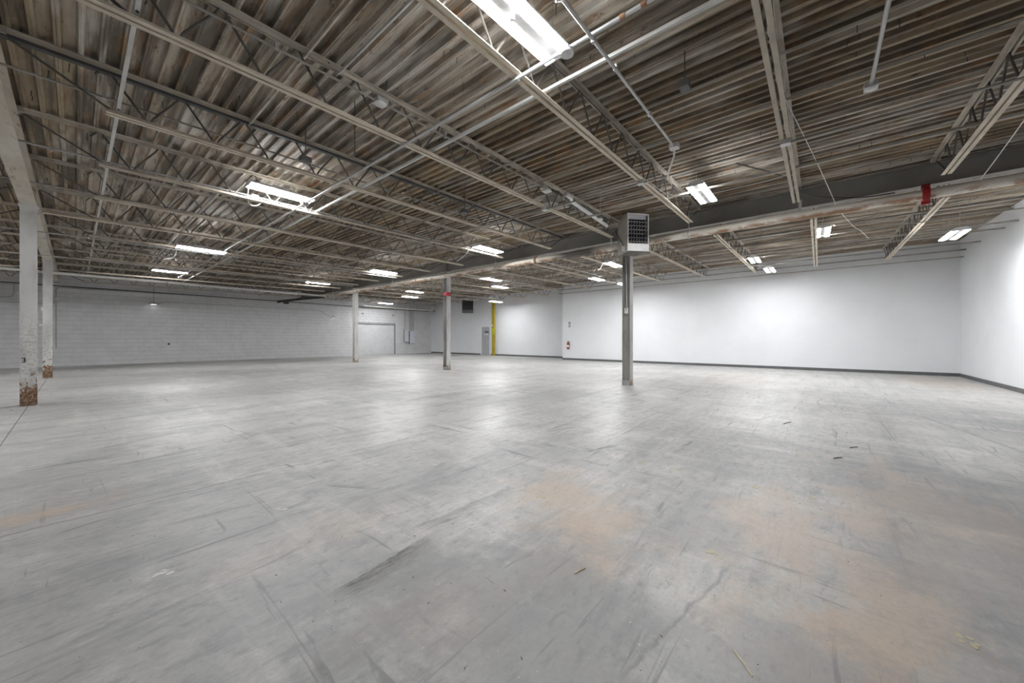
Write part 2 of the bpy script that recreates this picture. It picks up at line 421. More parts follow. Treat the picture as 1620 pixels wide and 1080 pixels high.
# baseboards
def bboard(name, a, b): struct(MB().box(a, b).build(name, M['base']))
bboard('baseboard_back', (XW-.012,YR,0), (XW,YS,.105))
bboard('baseboard_right', (XB,YR,0), (XW-.012,YR+.012,.105))
bboard('baseboard_step', (XW,YS,0), (XF,YS+.012,.105))
DY0, DY1 = 18.58, 19.40                       # door opening in the far wall
bboard('baseboard_far', (XF-.012,YS+.012,0), (XF,DY0-.1,.105))
bboard('baseboard_corner', (XF-.012,DY1+.1,0), (XF,YB-.02,.105))
# block wall with its blocks; opening that was filled in
wl = MB()
OX0, OX1, OZ = 12.72, 16.16, 2.34
top = lambda x: zD(x)+.03
wl.extr([(XB-.2,-.01),(OX0,-.01),(OX0,OZ),(OX1,OZ),(OX1,-.01),(XF+.2,-.01),(XF+.2,top(XF)),(XB-.2,top(XB))], 'y', YB, YB+.2)
wl = struct(wl.build('wall_left', M['mortar']))
BL, BH = .406, .203
bm_ = MB().box((.002,-.006,.005),(BL-.002,.02,BH-.005))
bmesh_block = bm_.mesh('block', M['block'])
cells = []
for r in range(21):
    z = r*BH
    x = XB - (BL/2 if r % 2 else 0)
    while x < XF:
        if z+BH < zD(x)+.03:
            a, b = max(x, XB), min(x+BL, XF)
            if z < OZ-.02 and b > OX0 and a < OX1:
                if a < OX0: cells.append((a, min(b,OX0), z, min(BH, 9)))
                if b > OX1: cells.append((max(a,OX1), b, z, BH))
            else: cells.append((a, b, z, BH))
        x += BL
vis = [c for c in cells if c[0] > -2.4 and abs(c[1]-c[0]-BL) < 1e-4]
vis.sort(key=lambda c: c[0])
near = set(vis[:300])
rest = MB()
for c in cells:
    if c in near:
        o = link('block', bmesh_block, wl); o.location = (c[0], YB, c[2])
    elif c[1]-c[0] > .02:
        rest.box((c[0]+.002, YB-.006, c[2]+.005), (c[1]-.002, YB+.02, c[2]+BH-.005))
o = rest.build('block_courses', M['block'], wl); o['kind'] = 'stuff'
# filled opening: flush white panel set back, dark head, right jamb coloured dark for its shade
d2 = struct(MB().box((OX0,YB+.09,0),(OX1,YB+.14,OZ)).build('door_2', M['block']))
MB().box((OX1-.05,YB-.012,0),(OX1,YB+.09,OZ)).build('jamb', M['panelside'], d2)
MB().box((OX0,YB-.008,0),(OX0+.03,YB+.09,OZ)).build('jamb', M['block'], d2)
MB().box((OX0+.05,YB-.005,OZ-.03),(OX1-.05,YB+.09,OZ)).build('head', M['panelside'], d2)
# grey door in the far wall
d1 = struct(MB().box((XF-.03,DY0,.012),(XF-.002,DY1,2.09)).build('door_1', M['doorgrey']))
fr = MB()
fr.box((XF-.05,DY1,0),(XF-.001,DY1+.09,2.18)).box((XF-.05,DY0-.09,0),(XF-.001,DY0,2.18)).box((XF-.05,DY0,2.09),(XF-.001,DY1,2.18))
fr.build('door_frame', M['doorframe'], d1)
MB().box((XF-.034,18.74,1.63),(XF-.03,19.08,1.79)).build('door_sign', M['signdark'], d1)
MB().box((XF-.035,18.70,1.60),(XF-.03,18.74,1.80)).build('sign_edge', M['black'], d1)
MB().box((XF-.034,18.97,1.49),(XF-.03,19.08,1.59)).build('sticker', M['signwhite'], d1)
MB().box((XF-.034,18.74,1.49),(XF-.03,18.84,1.59)).build('sticker', M['signwhite'], d1)
MB().tube([(XF-.03,18.66,1.0),(XF-.08,18.66,1.0),(XF-.08,18.78,1.0)], .011, 8).build('door_handle', M['silver'], d1)

# ================================================================== STEEL FRAME
def ibeam(w, d, tf, tw):
    h, k = w/2, tw/2
    return [(-h,0),(h,0),(h,tf),(k,tf),(k,d-tf),(h,d-tf),(h,d),(-h,d),(-h,d-tf),(-k,d-tf),(-k,tf),(-h,tf)]
GD = .36
def girder(x, mat, label, y0=YR+.01, y1=YB-.02, wd=.17):
    t = thing('roof_girder', label, 'girder', (x, 0, zD(x)-.065-GD), group='girders carrying the roof joists')
    MB().extr(ibeam(wd, GD, .016, .010), 'y', y0, y1).build('beam', mat, t)
    for yc in CY:                               # bearing stiffeners over the columns
        for s in (-1, 1):
            MB().box((.006 if s > 0 else -wd/2+.01, yc-.006, .016), (wd/2-.01 if s > 0 else -.006, yc+.006, GD-.016)).build('stiffener', mat, t)
    return t
girder(XR1, M['girder_dark'], 'long dark grey steel girder behind the large white pipe')
girder(XR2, M['girder_cream'], 'cream painted rust-flecked steel girder on the two white columns at left', wd=.19)

def column(x, y, mat, label, ztop, base=None, fw=.20, group=None):
    t = thing('steel_column', label, 'column', (x, y, 0), group=group)
    k, h = .10, fw/2
    for s in (-1, 1):
        MB().box((-h, s*k-.006, 0), (h, s*k+.006, ztop-.012)).build('flange', mat, t)
    MB().box((-.005, -k+.006, 0), (.005, k-.006, ztop-.012)).build('web', mat, t)
    MB().box((-h-.02, -k-.03, ztop-.012), (h+.02, k+.03, ztop)).build('cap_plate', mat, t)
    if base:
        MB().box((-h+.012, -k+.006, 0), (-.005, k-.006, base)).build('base_fill', M['col_base'], t)
    return t
zt1 = zD(XR1)-.065-GD; zt2 = zD(XR2)-.065-GD
GC = 'steel columns under the girders'
c1 = column(XR1, CY[0], M['col_mid'], 'grey steel column standing below the near unit heater', zt1, .13, group=GC)
c2 = column(XR1, CY[1], M['col_mid2'], 'pale steel column with a red band near its top', zt1, .12, group=GC)
c3 = column(XR1, CY[2], M['col_mid3'], 'whitish steel column in front of the filled-in opening of the block wall', zt1, .1, group=GC)
column(XR2, CY[1], M['col_left'], 'wide white steel column with rusty foot, nearest at far left', zt2, group=GC, fw=.19)
l2 = column(XR2, CY[2], M['col_left'], 'white steel column with solid rust foot, behind the wider one at left', zt2, group=GC, fw=.19)
MB().box((-.103,-.108,2.88),(.103,.108,3.03)).build('red_band', M['redtape'], c2)
# number marks sprayed on the near left column
c = [o for o in COL.objects if o.name.startswith('steel_column') and 'nearest at far left' in o.get('label','')][0]
mk = MB()
for (a,b,d,e) in ((-.075,.86,-.03,.875),(-.045,.79,-.03,.875),(-.07,.79,-.03,.805),(-.06,.825,-.03,.84)):
    mk.box((a,-.1075,b),(d,-.106,e))
mk.build('stencil_mark', M['debris'], c)
# the yellow column by the grey door
yc = thing('yellow_column', 'yellow painted post beside the grey door', 'column', (19.36, 17.96, 0))
MB().box((-.085,-.09,0),(.085,-.08,3.88)).box((-.085,.08,0),(.085,.09,3.88)).box((-.004,-.08,0),(.004,.08,3.88)).build('post', M['yellow'], yc)
MB().box((-.1,-.1,1.5),(.09,.1,1.98)).build('post_guard', M['yellowdark'], yc)
MB().box((-.1,-.1,0),(.1,.1,.03)).build('base_plate', M['yellow'], yc)
MB().lathe([(.03,-.14),(.05,-.13),(.055,-.10),(.05,-.085)], (0,0,2.16), 12, 'x').build('alarm_button', M['white'], yc)

# ---- open-web joists
def angle_pair(z, up, x0, x1):
    """two back-to-back angles; up: vertical legs rise from z, else hang from z"""
    m = MB(); s = 1 if up else -1
    for k in (-1, 1):
        p = [(k*.012, z),(k*.056, z),(k*.056, z+s*.006),(k*.018, z+s*.006),(k*.018, z+s*.046),(k*.012, z+s*.046)]
        m.extr(p, 'x', x0, x1)
    return m
def zigzag(x0, x1, n, zt, zb):
    p = (x1-x0)/n; pts = []
    for i in range(n+1):
        for top, x in ((True, x0+i*p), (False, x0+(i+.5)*p)):
            if not top and i == n: break
            z, s = (zt, -1) if top else (zb, 1)
            e = .045; k = e/(p/2)*(zt-zb)
            if not (top and i == 0): pts.append((x-e, 0, z+s*k*1.0))
            else: pts.append((x-.09, 0, z-.09)); pts.append((x-.03, 0, z-.012))
            pts.append((x-.018, 0, z+s*.010)); pts.append((x+.018, 0, z+s*.010))
            if not (top and i == n): pts.append((x+e, 0, z+s*k*1.0))
            else: pts.append((x+.03, 0, z-.012)); pts.append((x+.09, 0, z-.09))
    return MB().tube(pts, .0115, 6)
def joist_parts(L, e0=.75, e1=.75, chord=None, topmat=None):
    zt, zb = -.03, -JD+.03
    n = max(1, round((L-e0-e1)/.6))
    return dict(
        top_chord=angle_pair(-.001, False, .02, L-.02).mesh('top_chord', topmat or M['topchord']),
        bottom_chord=angle_pair(-JD, True, e0, L-e1).mesh('bottom_chord', chord or M['joist']),
        web_rod=zigzag(e0+.02, L-e1-.02, n, zt, zb).mesh('web_rod', M['rod'], True),
        end_a=MB().tube([(.10,0,-.045),(e0+.05,0,-JD+.04),(e0+.12,0,-JD+.03)], .0115, 6).mesh('end_rod', M['rod'], True),
        end_b=MB().tube([(L-.10,0,-.045),(L-e1-.05,0,-JD+.04),(L-e1-.12,0,-JD+.03)], .0115, 6).mesh('end_rod', M['rod'], True),
        seat_a=MB().box((.02,-.05,-.062),(.14,.05,-.008)).mesh('bearing_seat', topmat or M['topchord']),
        seat_b=MB().box((L-.14,-.05,-.062),(L-.02,.05,-.008)).mesh('bearing_seat', topmat or M['topchord']))
def make_joist(parts, x, y, label, group):
    t = thing('roof_joist', label, 'roof joist', (x, y, zD(x)), group=group, ry=-ANG)
    for k, me in parts.items():
        nm = {'end_a':'end_rod','end_b':'end_rod','seat_a':'bearing_seat','seat_b':'bearing_seat'}.get(k, k)
        link(nm, me, t)
    return t
JM = [-1.5+1.82*k for k in range(15)]
pm = joist_parts(XR1-XR2); pmd = dict(pm)
pmd['shadow_bar'] = MB().box((.05,-.03,-.078),(XR1-XR2-.05,.03,-.047)).mesh('shadow_bar', M['shadowbar'])  # dark bar standing in for the shadow strip under the top chord
pmx = dict(pm); pmx['bottom_chord'] = angle_pair(-JD, True, .14, XR1-XR2-.75).mesh('bottom_chord', M['joist'])
for k, y in enumerate(JM):
    lab = 'open-web steel roof joist between the two girders, %s counting from the right wall' % ORD[k]
    if k == 4: lab = 'open-web steel roof joist with an added shadow bar under its top chord, between the two girders'
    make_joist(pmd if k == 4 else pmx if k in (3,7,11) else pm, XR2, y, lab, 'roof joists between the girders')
ps = joist_parts(XW-XR1-.01, .75, .62); pl = joist_parts(XF-XR1-.01, .75, .62)
J3 = [-1.76+1.85*k for k in range(15)]
for k, y in enumerate(J3):
    if y > YB-.3: continue
    make_joist(ps if y < YS-.1 else pl, XR1, y, 'open-web steel roof joist beyond the large pipe, %s counting from the right wall' % ORD[k], 'roof joists beyond the large pipe')
pb = joist_parts(XR2-XB-.01)
JL = [y for y in JM if y > 5]
for k, y in enumerate(reversed(JL)):
    make_joist(pb, XB+.01, y, 'open-web steel roof joist left of the cream girder, %s counting from the block wall' % ORD[k], 'roof joists left of the cream girder')

# ---- bridging angles that cross the joists
def angle_y(x, z, y0, y1, mat, label, s=.032, up=True, group='bridging angles across the joists'):
    k = 1 if up else -1
    o = MB().extr([(0,0),(s,0),(s,k*.005),(.005,k*.005),(.005,k*s),(0,k*s)], 'y', 0, y1-y0).build('bridging_angle', mat)
    o.location = (x, y0, z); return tag(o, label, 'bridging', group)
zb = lambda x: zD(x)-JD
ZT = -.052
for x, top, nm, mt in ((3.03, 0, 'pale bridging angle over the bottom chords, just beyond the nearest ceiling light', 'bridge_white'),
                       (4.58, 1, 'brown bridging angle under the top chords, second line beyond the nearest ceiling light', 'bridge'),
                       (5.52, 1, 'bridging angle under the top chords that ends level with the hanging white cord', 'bridge'),
                       (6.90, 0, 'bridging angle over the bottom chords, last line before the dark girder', 'bridge'),
                       (1.55, 0, 'bridging angle over the bottom chords, passing left of the large upper left light', 'bridge'),
                       (1.47, 1, 'dark-edged bridging angle under the top chords near the top left', 'topchord'),
                       (1.80, 1, 'short whitish bridging angle under the top chords left of the nearest light', 'bridge_white')):
    y0, y1 = {1.55: (JM[5], JM[10]), 1.47: (YR+.02, JM[4]), 1.80: (JM[2], JM[3])}.get(x, (YR+.02, YB-.3))
    angle_y(x, (zD(x)+ZT-.001) if top else zb(x)+.05, y0, y1, M[mt], nm, up=not top)
for x, top, nm in ((11.3, 0, 'bridging angle beyond the large pipe, nearest to it'), (13.67, 0, 'bridging angle beyond the pipe, middle of the bay'),
                   (14.46, 0, 'bridging angle beyond the pipe, just past mid bay'), (13.95, 1, 'bridging angle under the top chords beyond the large pipe'),
                   (16.21, 0, 'bridging angle beyond the pipe, third from the white wall'), (17.52, 0, 'bridging angle running along the white wall at the joist ends')):
    y1 = YB-.3 if x < 17 else YS-.05
    angle_y(x, (zD(x)+ZT-.001) if top else zb(x)+.05, YR+.02, y1, M['conduit_dark'], nm, up=not top, s=.04, group='bridging angles beyond the large pipe')
o = MB().tube([(0,0,0),(0,YS-.06-YR,0)], .018, 8).build('wall_pipe', M['conduit_dark'], smooth=True); o.location = (17.78, YR+.02, 3.775)
tag(o, 'thin dark pipe under the joist ends along the white wall', 'pipe')
# zinc struts between the joist ends along the cream girder, one per gap
for k in range(1, 13):
    a, b = JM[k], JM[k+1]
    t = thing('zinc_strut', 'pale zinc strut tying joist ends near the cream girder, %s counting from the right wall' % ORD[k-1], 'strut', (.28, a, zb(.25)+.052), group='zinc struts near the cream girder')
    if k == 12: pass
    MB().extr([(0,0),(.03,0),(.03,.004),(.004,.004),(.004,.025),(0,.025)], 'y', .02, b-a-.02).build('strut_angle', M['bridge_white'], t)
    for yy in (.07, b-a-.07):
        MB().lathe([(.011,-.004),(.011,.0),(.006,.012)], (.017,yy,-.004), 8).build('bolt', M['iron'], t)

# ================================================================== PIPES
PX, PZ, PR = 9.10, 3.62, .084
t = thing('sprinkler_main', 'large white rust-streaked sprinkler pipe hung under the dark girder', 'pipe', (PX, YR+.02, PZ))
o = MB().tube([(0,y,0) for y in (0, 6, 12, 18, 24.55)], PR, 24).build('pipe_run', M['pipe'], t, True)
def rel(y): return y-(YR+.02)
rf = MB(); yy = rel(-1.36)
rf.lathe([(.10,-.045),(.125,-.04),(.128,0),(.125,.04),(.10,.045)], (0,yy,0), 24, 'y')
rf.box((-.03,yy-.05,.10),(.03,yy+.05,.165)).box((-.03,yy-.05,-.165),(.03,yy+.05,-.10))
rf.build('red_coupling', M['red'], t, True)
MB().lathe([(.088,-.03),(.108,-.028),(.108,.028),(.088,.03)], (0,rel(6.66),0), 20, 'y').box((-.02,rel(6.66)-.03,.1),(.02,rel(6.66)+.03,.145)).build('rusty_coupling', M['brown'], t, True)
for k, yv in enumerate((2.3, 8.35, 14.6, 20.45)):
    m = MB().ring((0,rel(yv),0), .093, .009).tube([(0,rel(yv),.09),(0,rel(yv),.12)], .018, 8)
    m.ring((0,rel(yv),.135), .03, .008).tube([(0,rel(yv),.16),(0,rel(yv),zD(PX)-PZ+.03)], .007, 6)
    m.build('ring_hanger', M['galv'], t, True)
for yv in (12.75, 17.2):
    MB().ring((0,rel(yv),0), .092, .010).box((-.012,rel(yv)-.012,-.15),(.012,rel(yv)+.012,-.085)).build('pipe_clamp', M['brown'], t, True)
MB().box((-.025,rel(.28)-.025,-.09),(-.017,rel(.28)+.025,.30)).build('strap_hanger', M['galv'], t)
# branch across the far end
t = thing('sprinkler_cross_pipe', 'pale sprinkler pipe crossing in front of the block wall to the large pipe', 'pipe', (-9.8, 21.15, 3.60))
MB().tube([(0,0,0),(18.82,0,0)], .05, 14).build('pipe_run', M['palepipe'], t, True)
for xv in (9.0, 12.3, 15.6, 17.4):
    MB().ring((xv,0,0), .055, .006, 'x').tube([(xv,0,.05),(xv,0,zD(xv-9.8)-3.60+.03)], .006, 6).build('ring_hanger', M['iron'], t, True)
t = thing('sprinkler_dark_pipe', 'blackened pipe slanting from the end of the large pipe to the block wall', 'pipe', (9.0, 21.3, 3.57))
MB().tube([(0,0,0),(-.5,1.75,-.03),(-1.05,3.85,-.10)], .07, 14).build('pipe_run', M['iron'], t, True)
MB().lathe([(.085,-.05),(.09,0),(.085,.05)], (-1.05,3.88,-.10), 14, 'y').build('end_cap', M['iron'], t, True)
MB().box((-.95,3.1,-.26),(-.75,3.4,-.13)).build('valve_box', M['iron'], t)
o = MB().tube([(0,0,0),(21.4,0,0)], .022, 8).build('wall_line_pipe', M['iron'], smooth=True); o.location = (-2.2, 25.15, 3.50)
tag(o, 'thin black pipe running along the top of the block wall', 'pipe')
t = thing('corner_pipe', 'pale pipe near the far corner, above the electrical panels', 'pipe', (13.2, 24.85, 3.56))
MB().tube([(0,0,0),(6.2,0,0)], .045, 12).build('pipe_run', M['palepipe'], t, True)
MB().lathe([(.06,-.05),(.065,0),(.06,.05)], (6.2,0,0), 12, 'x').build('end_cap', M['iron'], t, True)
for xv in (1.5, 4.5): MB().tube([(xv,0,.04),(xv,0,zD(13.2+xv)-3.56+.03)], .006, 6).build('hanger_rod', M['iron'], t)

# ================================================================== CEILING LIGHTS
def make_light():
    t = link('ceiling_light', None); t.empty_display_size = .1
    # origin at the underside of the strips, fixture length along x
    hs = MB().extr([(-.135,.0),(.135,.0),(.135,.035),(.07,.075),(-.07,.075),(-.135,.035)], 'x', -.51, .51)
    hs.build('housing', M['housing'], t)
    for s in (-1, 1):
        p = [(s*.042,.0),(s*.1355,.0),(s*.1355,.011),(s*.137,.011),(s*.137,-.0015),(s*.042,-.0015)]
        MB().extr(p, 'x', -.495, .495).build('led_strip', M['led'], t)
    MB().box((-.15,-.04,.075),(.15,.04,.11)).build('driver_box', M['housing'], t)
    for s in (-1, 1):
        MB().tube([(s*.42,0,.075),(s*.42,0,.42)], .0035, 5).build('hanger_wire', M['galv'], t)
    return t
LZ = 3.80
LIGHTS = [
 (2.29,1.82,3.74,'lit two-strip ceiling light at the top edge, nearest to the camera'),
 (2.37,7.35,LZ,'lit two-strip ceiling light, large one at upper left over the joists'),
 (2.15,12.52,3.56,'lit strip light at left, second largest of the left row'),
 (2.36,19.25,LZ,'lit strip light at far left nearest the block wall'),
 (7.27,17.9,LZ,'lit strip light above where the cross pipe meets the large pipe'),
 (7.70,12.95,LZ,'lit strip light left of the column with the red band, before the girder'),
 (7.72,7.37,LZ,'lit two-strip light before the dark girder, left of the near heater'),
 (7.22,1.60,LZ,'lit pair of strips in front of the dark girder, right of the near heater'),
 (12.07,17.15,LZ,'upper of the two close strip lights left of the red-banded column'),
 (13.35,19.45,LZ,'lower of the two close strip lights left of the red-banded column'),
 (14.1,23.5,3.70,'small lit strip above the filled-in opening of the block wall'),
 (11.72,11.0,LZ,'upper of the two strip lights right of the red-banded column'),
 (13.7,12.28,LZ,'lower of the two strip lights right of the red-banded column'),
 (17.67,16.2,3.62,'lit strip light directly above the yellow post'),
 (11.7,-.07,LZ,'lit pair of strips beyond the large pipe, beside a joist near the right'),
 (14.4,1.62,LZ,'upper of two small lit pairs near the white wall'),
 (16.15,1.36,3.69,'lower of two small lit pairs, right against the white wall'),
 (12.6,-2.31,3.52,'lit pair of strips nearest the right wall corner'),
 (12.1,5.53,LZ,'lit pair of strips just left of the column under the heater'),
 (14.6,7.42,LZ,'lit strip light over the white wall, left of the heater column'),
 (15.9,6.7,3.64,'small lit strip half hidden by the column under the heater')]
proto = make_light()
fx = []
for i, (x, y, z, lab) in enumerate(LIGHTS):
    o = proto if i == 0 else dup(proto)
    tag(o, lab, 'ceiling light', 'LED ceiling lights'); o.location = (x, y, z)
    o.rotation_euler = (0, 0, math.radians(random.uniform(-1.2,1.2)) if i else math.radians(-3))
    fx.append(o)
for k, (x, y) in enumerate(((-3.0,19.4),(-3.0,13.8),(-3.0,7.35),(-7.9,13.8),(-7.9,7.35))):  # out-of-view lights added to light the block wall and cream girder
    o = dup(proto, (x, y, LZ-.1), 'added unseen light left of the cream girder, %s from block wall, %s row' % (ORD[k % 3], 'near' if k < 3 else 'far'))
    tag(o, o['label'], 'ceiling light', 'added unseen LED lights left of the cream girder')
MB().lathe([(.012,.02),(.02,.0),(.024,-.03),(.02,-.055),(.008,-.062)], (-.12,-.005,0), 12).build('motion_sensor', M['white'], proto, True)

# ================================================================== CONDUITS, BOXES, CABLES
def conduit(pts, r, mat, label, boxes=(), straps=(), name='conduit', group='conduits under the roof'):
    a = Vector(pts[0]); t = thing(name, label, 'conduit', a, group=group)
    P = [Vector(p)-a for p in pts]
    MB().tube(P, r, 10).build('tube', mat, t, True)
    for b in boxes:
        c = Vector(b)-a
        MB().cbox(c, (.10,.10,.055)).build('junction_box', M['box'], t)
    for b in straps:
        c = Vector(b)-a
        MB().cbox(c, (.03,.03,.05)).build('strap', M['galv'], t)
    return t
G = M['galv']
t = conduit([(2.62,.2,3.620),(2.62,19.1,3.620)], .016, G, 'bright conduit crossing under the joists past the nearest ceiling light',
        boxes=[(2.62,7.0,3.61),(2.62,13.5,3.61),(2.62,19.1,3.61)], straps=[(2.62,2.14,3.63),(2.62,3.96,3.63),(2.62,5.78,3.63)])
for yv in (1.12, .96):
    MB().tube([(0,yv-.2-.02,0),(0,yv-.2+.02,0)], .021, 10).build('rust_coupling', M['brown'], t, True)
rb = MB().lathe([(.02,.0),(.055,-.005),(.055,-.04),(.03,-.045),(.018,-.055),(.008,-.056)], (2.62,1.60,3.615), 16)
tag(rb.build('round_junction_box', M['box'], smooth=True), 'round metal junction box at the end of the nearest ceiling light', 'junction box')
conduit([(2.19,1.37,3.588),(4.76,1.37,3.588)], .014, G, 'grey conduit running away right of the nearest ceiling light',
        straps=[(2.64,1.37,3.59),(3.05,1.37,3.60),(3.9,1.37,3.59)], boxes=[(4.76,1.37,3.595)])
conduit([(2.4,-.385,3.63),(4.88,-.385,3.66)], .016, G, 'pale conduit dropping from the top edge to a small box at right',
        boxes=[(4.93,-.385,3.655)])
conduit([(.2,3.86,3.90),(5.45,3.86,3.98)], .012, M['conduit_dark'], 'grey conduit along the fourth joist with two small sensor boxes',
        boxes=[(5.50,3.86,3.98)], straps=[(1.2,3.86,3.93),(3.2,3.86,3.95)])
conduit([(-2.2,5.86,3.76),(8.4,5.86,3.93)], .012, M['conduit_dark'], 'dark conduit along the joist with the shadow bar', straps=[(.2,5.86,3.81),(2.2,5.86,3.84)])
conduit([(-2.2,7.70,3.68),(7.4,7.70,3.83)], .014, G, 'pale conduit under the large upper left ceiling light', boxes=[(2.05,7.70,3.74)], straps=[(-.2,7.7,3.70),(2.85,7.70,3.75)])
conduit([(-2.2,9.52,3.66),(7.4,9.52,3.80)], .012, M['conduit_dark'], 'thin conduit along the joist just past the large upper left light', straps=[(.4,9.52,3.70),(3,9.52,3.74)])
conduit([(-2.4,13.0,3.52),(8.3,13.0,3.66)], .014, G, 'pale conduit running left past the second light of the left row', straps=[(.2,13.0,3.56),(4,13,3.61)])
conduit([(-2.4,16.6,3.52),(8.3,16.6,3.66)], .012, G, 'pale conduit between the two farthest lights of the left row')
conduit([(5.70,-3.3,3.66),(5.70,20.5,3.66)], .014, M['conduit_dark'], 'conduit crossing under all joists before the dark girder',
        boxes=[(5.70,.32,3.665),(5.70,2.14,3.665),(5.70,3.96,3.665)])
CF = []
CF.append(conduit([(9.9,10.6,3.74),(16.5,10.6,3.84)], .016, G, 'pale conduit beyond the pipe, right of the red-banded column', straps=[(12,10.6,3.77)]))
CF.append(conduit([(9.6,6.9,3.73),(14.1,6.9,3.80)], .016, G, 'pale conduit leading to the strip light over the white wall'))
CF.append(conduit([(9.8,14.2,3.74),(16.5,14.2,3.84)], .014, G, 'pale conduit beyond the pipe, behind the red-banded column'))
conduit([(12.0,-3.3,3.79),(12.0,10.9,3.79)], .012, M['conduit_dark'], 'thin dark conduit beyond the large pipe, crossing the joists')

def hang(t, pts):
    for x, y, z in pts:
        a = Vector(t.location)
        MB().tube([(x-a.x,y-a.y,z-a.z),(x-a.x,y-a.y,zD(x)-a.z+.02)], .005, 6).build('hanger_rod', M['iron'], t)
for t_, ps_ in ((CF[0],((10.6,10.6,3.75),(15.5,10.6,3.825))),(CF[1],((10.2,6.9,3.74),(13.4,6.9,3.79))),(CF[2],((10.6,14.2,3.75),(15.5,14.2,3.825)))): hang(t_, ps_)
def single(name, mb, mat, label, cat, group=None, smooth=False): return tag(mb.build(name, mat, smooth=smooth), label, cat, group)
t = thing('ceiling_sensor', 'square white sensor on the conduit of the fourth joist', 'sensor', (2.24,3.84,3.90))
MB().cbox((0,0,.02),(.13,.13,.04)).build('back_box', M['box'], t); MB().lathe([(.02,-.016),(.06,-.010),(.07,.0)], (0,0,0), 16).build('cover', M['white'], t, True)
t = thing('ceiling_sensor', 'flat white sensor at the far end of the fourth joist conduit', 'sensor', (5.42,3.73,3.86))
MB().cbox((0,0,.02),(.11,.11,.03)).build('back_box', M['box'], t); MB().cbox((0,0,-.005),(.13,.13,.02)).build('cover', M['white'], t)
t = thing('ceiling_sensor', 'small white sensor hanging left of the near heater', 'sensor', (6.8,3.38,3.62))
MB().tube([(0,0,.02),(0,0,.6)], .006, 6).build('stem', M['galv'], t); MB().lathe([(.02,-.015),(.055,-.005),(.055,.015),(.02,.02)], (0,0,0), 16).build('cover', M['white'], t, True)
t = thing('sensor_lens', 'clear lens under the small box on the conduit at upper right', 'sensor', (4.93,-.385,3.625))
MB().lathe([(.028,-.012),(.04,.0)], (0,0,0), 14).build('lens', M['white'], t, True)
for (x,y,z,lab) in ((2.05,5.45,3.70,'dark junction box left of centre near the joist with the shadow bar'),(4.8,5.2,3.66,'olive junction box hanging under the joists at centre'),(4.0,1.05,3.80,'small black clamp box on the brown bridging angle')):
    t = thing('dark_box', lab, 'junction box', (x,y,z)); MB().cbox((0,0,0),(.13,.09,.07)).build('body', M['boxdark'], t); MB().tube([(0,0,.03),(0,0,zD(x)-z+.02)], .006, 6).build('stem', M['iron'], t)
t = thing('dark_bracket', 'small dark bracket hung from the deck near the top centre', 'bracket', (2.25,4.3,3.85))
MB().cbox((0,0,0),(.22,.05,.03)).cbox((.07,0,.02),(.05,.07,.05)).build('plate', M['boxdark'], t); MB().tube([(-.08,0,-.4),(-.08,0,.24)], .005, 6).build('rod', M['iron'], t)
t = thing('exhaust_fan', 'round grey vent fan set in the deck left of the near heater', 'vent', (6.35,4.27,4.10))
MB().lathe([(.13,-.10),(.15,-.09),(.16,.0),(.17,.10)], (0,0,0), 20).build('drum', M['conduit_dark'], t, True)
MB().cbox((0,0,.05),(.5,.42,.03)).build('plate', M['conduit_dark'], t)
t = thing('vent_pipe', 'white elbowed flue pipe running from a joist to the near heater', 'pipe', (5.85,3.60,3.87))
MB().tube([(0,0,.02),(.12,-.05,-.02),(.25,.02,-.03),(2.2,.22,.0)], .035, 12).build('flue', M['white'], t, True)
MB().lathe([(.04,-.03),(.05,0),(.04,.03)], (0,0,.02), 12, 'x').build('elbow_collar', M['galv'], t, True)
t = thing('soot_duct', 'dark flat duct above the white flue beside the near heater', 'duct', (6.6,4.0,4.02))
MB().box((0,-.06,0),(1.7,.06,.09)).build('duct', M['boxdark'], t); MB().box((-.02,-.07,-.01),(.0,.07,.1)).build('collar', M['galv'], t)

def cable(pts, r, mat, label, sm=True, cat='cable'):
    p = smooth_path(pts) if sm else pts; a = Vector(p[0])
    o = MB().tube([Vector(q)-a for q in p], r, 6).build('cable', M[mat], smooth=True); o.location = a
    return tag(o, label, cat)
cable([(4.76,1.37,3.59),(4.85,1.40,3.52),(4.80,1.42,3.40),(4.78,1.45,3.28),(4.79,1.46,3.22)], .011, 'cable_white', 'white flexible cord hanging from the conduit end above the heater')
cable([(5.35,2.10,3.70),(5.42,1.85,3.46),(5.62,1.75,3.38),(5.85,1.55,3.35),(6.2,1.2,3.42),(6.6,.7,3.56),(6.92,.34,3.70)], .006, 'cable_white', 'loop of white cable draped over joists right of the heater')
cable([(4.9,.30,3.86),(7.0,.02,3.80),(9.02,-.22,3.76),(9.2,-.25,3.70),(10.6,-.55,3.62),(11.8,-.75,3.74),(13.4,-1.0,3.86)], .005, 'cable_white', 'thin white cord stretched diagonally over the large pipe at right')
cable([(6.4,.95,3.86),(7.6,.45,3.92),(8.5,.15,3.82),(8.9,-.2,3.80),(9.02,-.6,3.74),(9.03,-1.0,3.72)], .010, 'cable_black', 'black cable drooping over the dark girder at right')
cable([(1.95,1.42,3.74),(2.05,1.36,3.62),(2.12,1.38,3.55),(2.18,1.42,3.60),(2.2,1.38,3.60)], .008, 'cable_white', 'white cable loop beside the nearest ceiling light at the top edge')
cable([(1.9,7.45,3.82),(1.93,7.62,3.72),(1.97,7.70,3.60),(2.1,7.80,3.62),(2.2,7.72,3.72)], .008, 'cable_white', 'white cable loops at the left end of the large upper left light')
cable([(7.1,7.48,3.79),(7.08,7.6,3.62),(7.0,7.75,3.48),(6.9,7.82,3.40)], .010, 'cable_white', 'white cable tail hanging from the light left of the heater')
cable([(1.70,13.06,3.655),(1.74,13.2,3.55),(1.70,13.4,3.42),(1.52,13.5,3.35)], .010, 'cable_white', 'white cable tail hanging beside the second light of the left row')
